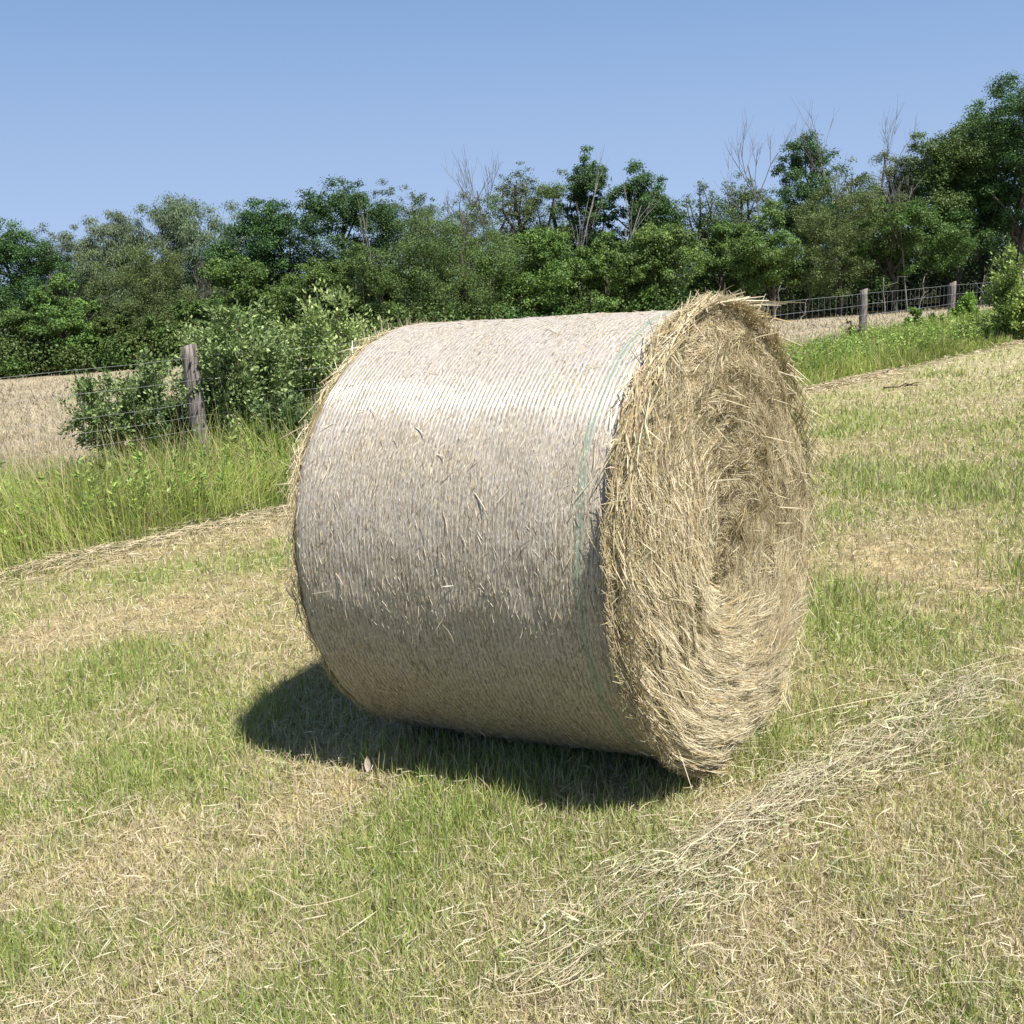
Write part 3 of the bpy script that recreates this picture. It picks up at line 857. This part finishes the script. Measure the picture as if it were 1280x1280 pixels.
def bare_tree(px, ytop, D, label, seed, spread=.5, col=(.30, .27, .25), name='dead_tree', ybase=None, thick=.85, levels=3, lean=0.0):
    rng = R(3000 + seed)
    x, y = spot(px, D); z0 = float(gz(np.array(x), np.array(y)))
    H = top_z(px, ytop, D) - z0
    root = thing(name, label, 'dead tree', (x, y, z0), 'bare dead trees along the wood')
    base = np.array([x, y, z0]); g = Geo(); g2 = Geo(); cnt = [0]

    def grow(p, d, L, r, lev, gg):
        k = 5
        P = [p]; dd = d
        for _ in range(k - 1):
            dd = unit(dd + rng.normal(0, .10, 3) + np.array([0, 0, .05])); P.append(P[-1] + dd * L / (k - 1))
        P = np.array(P)
        gg.tube(P + base, np.linspace(r, r * .55, k), 6 if lev == 0 else 4, .6 * np.array(col) * rng.uniform(.8, 1.2), cap=False); cnt[0] += 1
        if lev >= levels: return
        nb = rng.integers(3, 5) if lev else rng.integers(5, 8)
        for i in range(nb):
            f = rng.uniform(.45, 1.0) if lev else rng.uniform(.42, 1.0)
            q = P[min(int(f * (k - 1)), k - 1)]
            side = unit(rng.normal(size=3) * np.array([1, 1, .25]))
            nd = unit(dd * (1 - .8 * spread) + side * .8 * spread + np.array([0, 0, .30]))
            grow(q, nd, L * rng.uniform(.38, .66) * (1 if lev else .72), max(r * rng.uniform(.34, .52), .008 * thick), lev + 1, g2)
    grow(np.array([0, 0, -.1]), unit(np.array([lean, 0, 1.0])), H * .82, .0062 * H * thick, 0, g)
    g.build('trunk', M_BARK, root, base)
    g2.build('bare_crown', M_BARK, root, base)
    return root


def shrub(px, ytop, hw, D, colr, label, seed, nleaf=7000, leaf=.06, lw=.5, low=.02, pale=.12, stems=9, group='shrubs along the fence', name='shrub', tall=False):
    rng = R(5000 + seed)
    x, y = spot(px, D); z0 = float(gz(np.array(x), np.array(y)))
    H = top_z(px, ytop, D) - z0; rad = hw * D / F
    root = thing(name, label, 'shrub', (x, y, z0), group); base = np.array([x, y, z0])
    g = Geo(); gl = Geo(); tips = []
    for i in range(stems):
        a = rng.uniform(0, 2 * PI); rr = rad * rng.uniform(.15, 1.0) ** .8
        hh = H * (rng.uniform(.62, 1.0) if i else 1.0) * (1 - .38 * (rr / rad) ** 2)
        tip = np.array([math.cos(a) * rr, math.sin(a) * rr, hh])
        if i == 0: tip[:2] *= .3
        P = limb_path(rng, np.array([math.cos(a) * rr * .2, math.sin(a) * rr * .2, -.05]), tip, 6, .06)
        g.tube(P + base, np.linspace(.016, .004, 6), 5, C(.13, .10, .07), cap=False); tips.append(P)
        for j in range(7):
            f = rng.uniform(.25, .95); k = f * 5; i0 = int(k); q = P[i0] * (1 - (k - i0)) + P[min(i0 + 1, 5)] * (k - i0)
            e = q + unit(rng.normal(size=3) + np.array([math.cos(a), math.sin(a), .55])) * H * rng.uniform(.12, .30)
            e[2] = min(e[2], H * .98)
            B = limb_path(rng, q, e, 4, .06); g.tube(B + base, np.linspace(.006, .002, 4), 4, C(.15, .12, .08), cap=False); tips.append(B)
    n = int(nleaf * 1.5); ti = rng.integers(0, len(tips), n)
    c = np.empty((n, 3)); tg = np.empty((n, 3))
    for i, P in enumerate(tips):
        m = ti == i; f = rng.uniform(low + .12, 1.0, m.sum()) * (len(P) - 1); i0 = np.minimum(f.astype(int), len(P) - 2); w = (f - i0)[:, None]
        c[m] = P[i0] * (1 - w) + P[i0 + 1] * w; tg[m] = unit(P[i0 + 1] - P[i0])
    off = unit(rng.normal(size=(n, 3)) + np.array([0, 0, .3]))
    c = c + off * (H * .05 * np.abs(rng.normal(.4, .8, n)) + leaf * .4)[:, None]
    c[:, 2] = np.maximum(c[:, 2], .03)
    t = unit(off * .8 + tg * .6 + rng.normal(0, .4, (n, 3))); nn = unit(np.array([0, 0, .8]) + off * .4 + rng.normal(0, .5, (n, 3)))
    s = unit(np.cross(nn, t))
    col = np.array(colr) * rng.uniform(.65, 1.35, (n, 1))
    glint = rng.random(n) < pale; col = np.where(glint[:, None], col * np.array([1.9, 1.7, 2.1]), col)  # leaf gloss put into the colour: random leaves painted whitish
    L = leaf * rng.uniform(.6, 1.3, n)
    gl.leaves(c + base, t, s, L, L * lw, col)
    g.build('branches', M_BARK, root, base)
    gl.build('foliage', M_LEAF, root, base)
    return root


def build_wood():
    # ---- the back row of the wood
    G = 'tall trees of the wood behind the pasture'
    back = [
        (12, 272, 52, 61, 'dark', 'dark green rounded tree at the wood\'s left end, cut by the picture edge'),
        (66, 280, 34, 63, 'grey', 'thin grey green tree with feathery top beside the dark tree at the wood\'s left end'),
        (112, 292, 38, 66, 'sparse', 'low sparse tree filling the dip left of the big silvery willow'),
        (152, 264, 46, 62, 'willow', 'silvery willow crown, smaller and left of the broad willow'),
        (222, 246, 82, 63, 'willow', 'broadest silvery green willow with drooping plumed leaves above the fence post'),
        (292, 304, 38, 66, 'green', 'mid green tree filling the sky notch right of the broad willow'),
        (350, 250, 52, 61, 'dark', 'dark green dense tree right of the sky notch beside the willow'),
        (432, 225, 56, 60, 'dark', 'dark green pointed tree above the bale\'s left shoulder'),
        (490, 226, 26, 66, 'grey', 'thin see-through grey green tree right of the pointed dark tree'),
        (528, 232, 34, 64, 'sparse', 'sparse dark green tree between the see-through grey tree and the bare twigs'),
        (582, 240, 46, 62, 'olive', 'dull olive tree under the bare twigs behind the bale'),
        (642, 204, 42, 63, 'sparse', 'airy dark green tree right of the bare twigs above the bale'),
        (690, 214, 40, 63, 'olive', 'greyish olive tree left of the tall twin crowned trees'),
        (737, 184, 34, 62, 'dark', 'tallest dark tree above the middle of the bale, left of its twin'),
        (798, 202, 38, 61, 'dark', 'dark rounded tree with a pale inner limb, right of the tallest middle tree'),
        (876, 226, 38, 64, 'sparse', 'small loose tree above the bale\'s right end'),
        (925, 216, 42, 66, 'sparse', 'see-through loose tree left of the round dark crown'),
        (1008, 165, 42, 60, 'dark', 'round dark green crown standing above its neighbours beside a bare grey tree'),
        (1062, 198, 32, 63, 'sparse', 'loose tree mixed with dead limbs right of the round dark crown'),
        (1112, 192, 46, 60, 'olive', 'olive green tree under the bare forked twigs'),
        (1180, 148, 50, 58, 'green', 'mid green tree stepping up to the tall trees at the wood\'s right end'),
        (1228, 108, 44, 60, 'green', 'tall ragged tree left of the tallest tree at the right edge'),
        (1275, 90, 56, 56, 'dark', 'tallest dark green tree at the right edge of the wood'),
    ]
    for i, (px, yt, hw, D, k, lb) in enumerate(back):
        nm = {'willow': 'willow_tree', 'grey': 'birch_tree', 'sparse': 'young_tree'}.get(k, 'broadleaf_tree')
        tree(px, yt, hw, D, k, nm, lb, i, low=.18, group=G)
    # ---- the front of the wood, leafy to the ground
    G = 'bushy trees along the front of the wood'
    front = [
        (18, 385, 46, 54, 'green', 'low green bushy tree at the far left foot of the wood'),
        (77, 342, 36, 54, 'bright', 'small bright maple-leaved tree in front of the grey tree at far left'),
        (135, 392, 52, 53, 'green', 'round pale green bush-like tree above the left stretch of wire'),
        (182, 300, 62, 56, 'olive', 'brownish olive tree below the silvery willows'),
        (236, 375, 48, 53, 'bright', 'yellow green bushy tree just above the left fence post'),
        (306, 312, 40, 55, 'bright', 'bright lime green tree in the gap right of the willow'),
        (386, 322, 54, 54.5, 'green', 'mid green bushy tree left of the leaning pale dead stems'),
        (470, 305, 54, 54, 'green', 'mid green bushy tree behind the leaning pale dead stems'),
        (568, 248, 76, 55, 'olive', 'wide brownish olive tree behind the bale\'s top left'),
        (672, 286, 62, 54, 'bright', 'fresh green wide maple left of centre behind the bale'),
        (756, 290, 56, 53.5, 'bright', 'fresh green maple behind the middle of the bale'),
        (832, 278, 56, 54, 'bright', 'fresh green maple behind the bale\'s frayed right end'),
        (900, 276, 52, 55, 'green', 'mid green bushy tree left of the start of the right wire'),
        (968, 252, 58, 54, 'green', 'mid green tall bushy tree above the first stretch of right wire'),
        (1050, 222, 70, 54.5, 'olive', 'big olive tinged tree above the right fence post'),
        (1120, 246, 54, 54, 'green', 'green tree wrapped by the bare grey snag'),
        (1192, 226, 56, 57, 'dark', 'dark tree overhanging the black hollow right of the grey snag'),
    ]
    for i, (px, yt, hw, D, k, lb) in enumerate(front):
        tree(px, yt, hw, D, k, 'maple_tree' if k == 'bright' else 'bushy_tree', lb, 100 + i, low=.05 if px < 930 else .13 if px < 1150 else .22, group=G)
    # ---- dead and bare trees
    for i, (px, yt, D, lb, kw) in enumerate([
        (612, 192, 60, 'bare twiggy dead tree with forked top standing out above the bale\'s left half', dict(spread=.45)),
        (566, 204, 61, 'short cluster of bare twigs left of the forked dead tree', dict(spread=.5)),
        (722, 180, 56, 'single pale dead stem against the tallest middle tree', dict(spread=.35, levels=2, col=(.48, .45, .42))),
        (788, 215, 56, 'pale forked dead limb inside the dark rounded middle tree', dict(spread=.4, levels=2, col=(.50, .47, .43))),
        (970, 148, 59, 'bare grey dead tree left of the round dark crown', dict(spread=.45)),
        (1066, 142, 59, 'bare dead tree with thick broken limbs right of the round dark crown', dict(spread=.45, col=(.36, .32, .28))),
        (1112, 140, 60, 'tallest bare dead tree, forked like an open hand', dict(spread=.42)),
        (1136, 196, 53, 'straight grey snag with drooping twigs above the right wire', dict(spread=.6, levels=3, col=(.42, .39, .36))),
        (476, 262, 53.2, 'leaning pale dead stem left of the bale\'s top, taller of two', dict(spread=.4, levels=2, lean=-.22, col=(.44, .40, .36))),
        (458, 318, 53.0, 'shorter leaning pale dead stem beside the taller one', dict(spread=.4, levels=2, lean=-.16, col=(.42, .38, .34))),
        (250, 330, 56.0, 'thin dark dead stem with grey branches below the broad willow', dict(spread=.4, levels=3, col=(.24, .22, .20))),
        (52, 330, 54.0, 'pale dead stem at the wood\'s left end', dict(spread=.35, levels=2, col=(.40, .37, .33))),
        (1262, 70, 58, 'bare twig top poking above the tallest tree at the right edge', dict(spread=.45)),
    ]):
        bare_tree(px, yt, D, lb, i, **kw)
    # ---- pale stems under the edge of the wood
    rng = R(61)
    stems = [(955, 52.2), (968, 52.0), (1001, 52.4), (1107, 52.2), (1150, 52.0), (1228, 52.5), (1268, 52.6)]
    words = ['leftmost, just right of the bale', 'second from the bale', 'midway between bale and right fence post', 'just right of the first right fence post',
             'left of the vine covered post', 'right of the vine covered post', 'beside the right picture edge']
    for (px, D), w in zip(stems, words):
        x, y = spot(px, D); z0 = float(gz(np.array(x), np.array(y))); base = np.array([x, y, z0])
        root = thing('bare_sapling', 'thin pale sapling at the wood edge, ' + w, 'sapling', (x, y, z0), 'pale saplings at the foot of the wood')
        g = Geo(); h = rng.uniform(.8, 1.7); e = np.array([rng.normal(0, .3), 0, h])
        P = limb_path(rng, np.array([0, 0, -.1]), e, 6, .05); g.tube(P + base, np.linspace(.026, .012, 6), 6, C(.27, .25, .23))
        g.build('trunk', M_BARK, root, base)
        g = Geo()
        for j in range(3):
            q = P[2 + j]; g.tube(limb_path(rng, q, q + np.array([rng.normal(0, .4), rng.normal(0, .2), rng.uniform(.1, .5)]), 4) + base, np.linspace(.012, .005, 4), 4, C(.25, .23, .21), cap=False)
        g.build('bare_crown', M_BARK, root, base)
    # ---- undergrowth and the depth of the wood
    def mass(name, n, D0, D1, hmin, hmax, col, seed, leaf, x0=-420, x1=1700, gap=None):
        rng = R(seed); g = Geo()
        m = 420
        px = rng.uniform(x0, x1, m); D = rng.uniform(D0, D1, m)
        if gap: ok = ~((px > gap[0]) & (px < gap[1])); px, D = px[ok], D[ok]; m = len(px)
        d = ray(px, np.full(m, 360.0)); k = D / d[:, 1]; x = d[:, 0] * k; y = D
        hh = rng.uniform(hmin, hmax, m); z = gz(x, y)
        li = rng.integers(0, m, n); dd = unit(rng.normal(size=(n, 3)) + np.array([0, 0, .3]))
        r = hh[li] * .55
        c = np.stack([x[li], y[li], z[li] + hh[li] * .45], -1) + dd * r[:, None] * (rng.uniform(.4, 1.1, n) ** .6)[:, None] * np.array([1.25, 1.0, .95])
        nn = unit(dd * .7 + np.array([0, 0, .4]) + rng.normal(0, .5, (n, 3))); t = unit(np.cross(nn, rng.normal(size=(n, 3)))); s = np.cross(nn, t)
        L = leaf * rng.uniform(.7, 1.3, n)
        tone = rng.uniform(.7, 1.4, (m, 1)) * (1 + rng.normal(0, .10, (m, 3)))
        g.leaves(c, t, s, L, L * .6, np.array(col) * tone[li] * rng.uniform(.7, 1.3, (n, 1)))
        return g.build(name, M_LEAF, kind='stuff')
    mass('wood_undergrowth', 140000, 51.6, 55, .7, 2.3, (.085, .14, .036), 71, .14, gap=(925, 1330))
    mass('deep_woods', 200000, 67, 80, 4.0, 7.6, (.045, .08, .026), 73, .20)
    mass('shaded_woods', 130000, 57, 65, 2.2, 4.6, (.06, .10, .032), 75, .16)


def build_shrubs():
    dk, md, yl = (.11, .17, .06), (.17, .245, .085), (.24, .32, .11)
    shrub(146, 436, 84, 13.9, md, 'low wide bushy shrub behind the wire left of the near post', 1, 13000, .055, .55, pale=.14, stems=18)
    shrub(208, 482, 36, 13.3, dk, 'small dark shrub with rusty leaves touching the near post', 2, 5000, .05, .55, pale=.10, stems=10)
    shrub(292, 382, 50, 13.1, md, 'tall leafy shrub with whitish glinting leaves just right of the near post', 3, 11000, .06, .5, pale=.32, stems=13)
    shrub(340, 492, 46, 12.0, dk, 'dense dark shrub between near post and bale', 4, 13000, .05, .5, pale=.12, stems=15)
    shrub(414, 330, 46, 15.2, yl, 'tallest light green shrub rising behind the bale\'s left end', 5, 8000, .065, .48, pale=.22, stems=9)
    shrub(346, 416, 20, 14.8, md, 'slim light shrub between the tall pale one and the tallest by the bale', 6, 4500, .06, .5, pale=.3, stems=8)
    shrub(238, 400, 30, 15.6, yl, 'thin yellowish shrub behind the near fence post', 7, 4500, .06, .5, pale=.25, stems=8)
    shrub(1214, 366, 17, 30.0, (.20, .32, .06), 'bright green leafy shrub climbing beside the second right fence post', 8, 3200, .10, .55, pale=.05, stems=7)
    shrub(1274, 308, 26, 25.0, (.24, .33, .09), 'tall yellow green shrub at the right picture edge in front of the wire', 9, 8500, .08, .5, pale=.1, stems=12)
    shrub(1150, 388, 34, 28.5, (.18, .28, .07), 'low rounded green shrub between the two right fence posts', 10, 4500, .09, .5, pale=.05, stems=9)
    shrub(1068, 400, 10, 26.9, (.14, .12, .07), 'small dry brownish bush at the foot of the first right fence post', 11, 700, .08, .5, pale=.1, stems=5)


def build_bits():
    rng = R(81)
    c, D = ground_at(1128, 486)
    z = float(gz(c[0], c[1])); base = np.array([c[0], c[1], z])
    root = thing('fallen_stick', 'short dark stick lying on the mown grass right of the bale', 'stick', base.tolist())
    g = Geo(); g.tube(limb_path(rng, np.array([-.26, .02, .03]), np.array([.26, .1, .045]), 6, .05) + base, np.linspace(.014, .008, 6), 6, C(.07, .045, .03))
    g.tube(limb_path(rng, np.array([.05, .06, .04]), np.array([.24, -.02, .09]), 4, .05) + base, np.linspace(.012, .006, 4), 6, C(.07, .045, .03))
    g.build('twig', M_BARK, root, base)
    c, D = ground_at(461, 984)
    z = float(gz(c[0], c[1])) + .05; g = Geo()
    p = np.array([c[0], c[1], z]); a = np.linspace(0, 1, 6)
    Pl = np.stack([p[0] + .0 * a, p[1] + .01 * a, z + .055 * a], -1)
    w = .013 * np.sin(PI * (a * .9 + .08)); S_ = np.array([.9, -.3, .1])
    V = np.stack([Pl - S_ * w[:, None], Pl + np.array([0, .004, 0]), Pl + S_ * w[:, None]], 1)
    g.grid(V, (.62, .52, .42))
    tag(g.build('dry_leaf', M_STRAW, origin=p), 'small pale curled dry leaf standing in the grass at the edge of the bale\'s shadow', 'leaf')


build_ground()
build_mown_grass()
build_hay_litter()
build_windrow()
build_verge()
build_weeds()
build_far_field_grass()
build_bale()
build_fence()
build_wood()
build_shrubs()
build_bits()
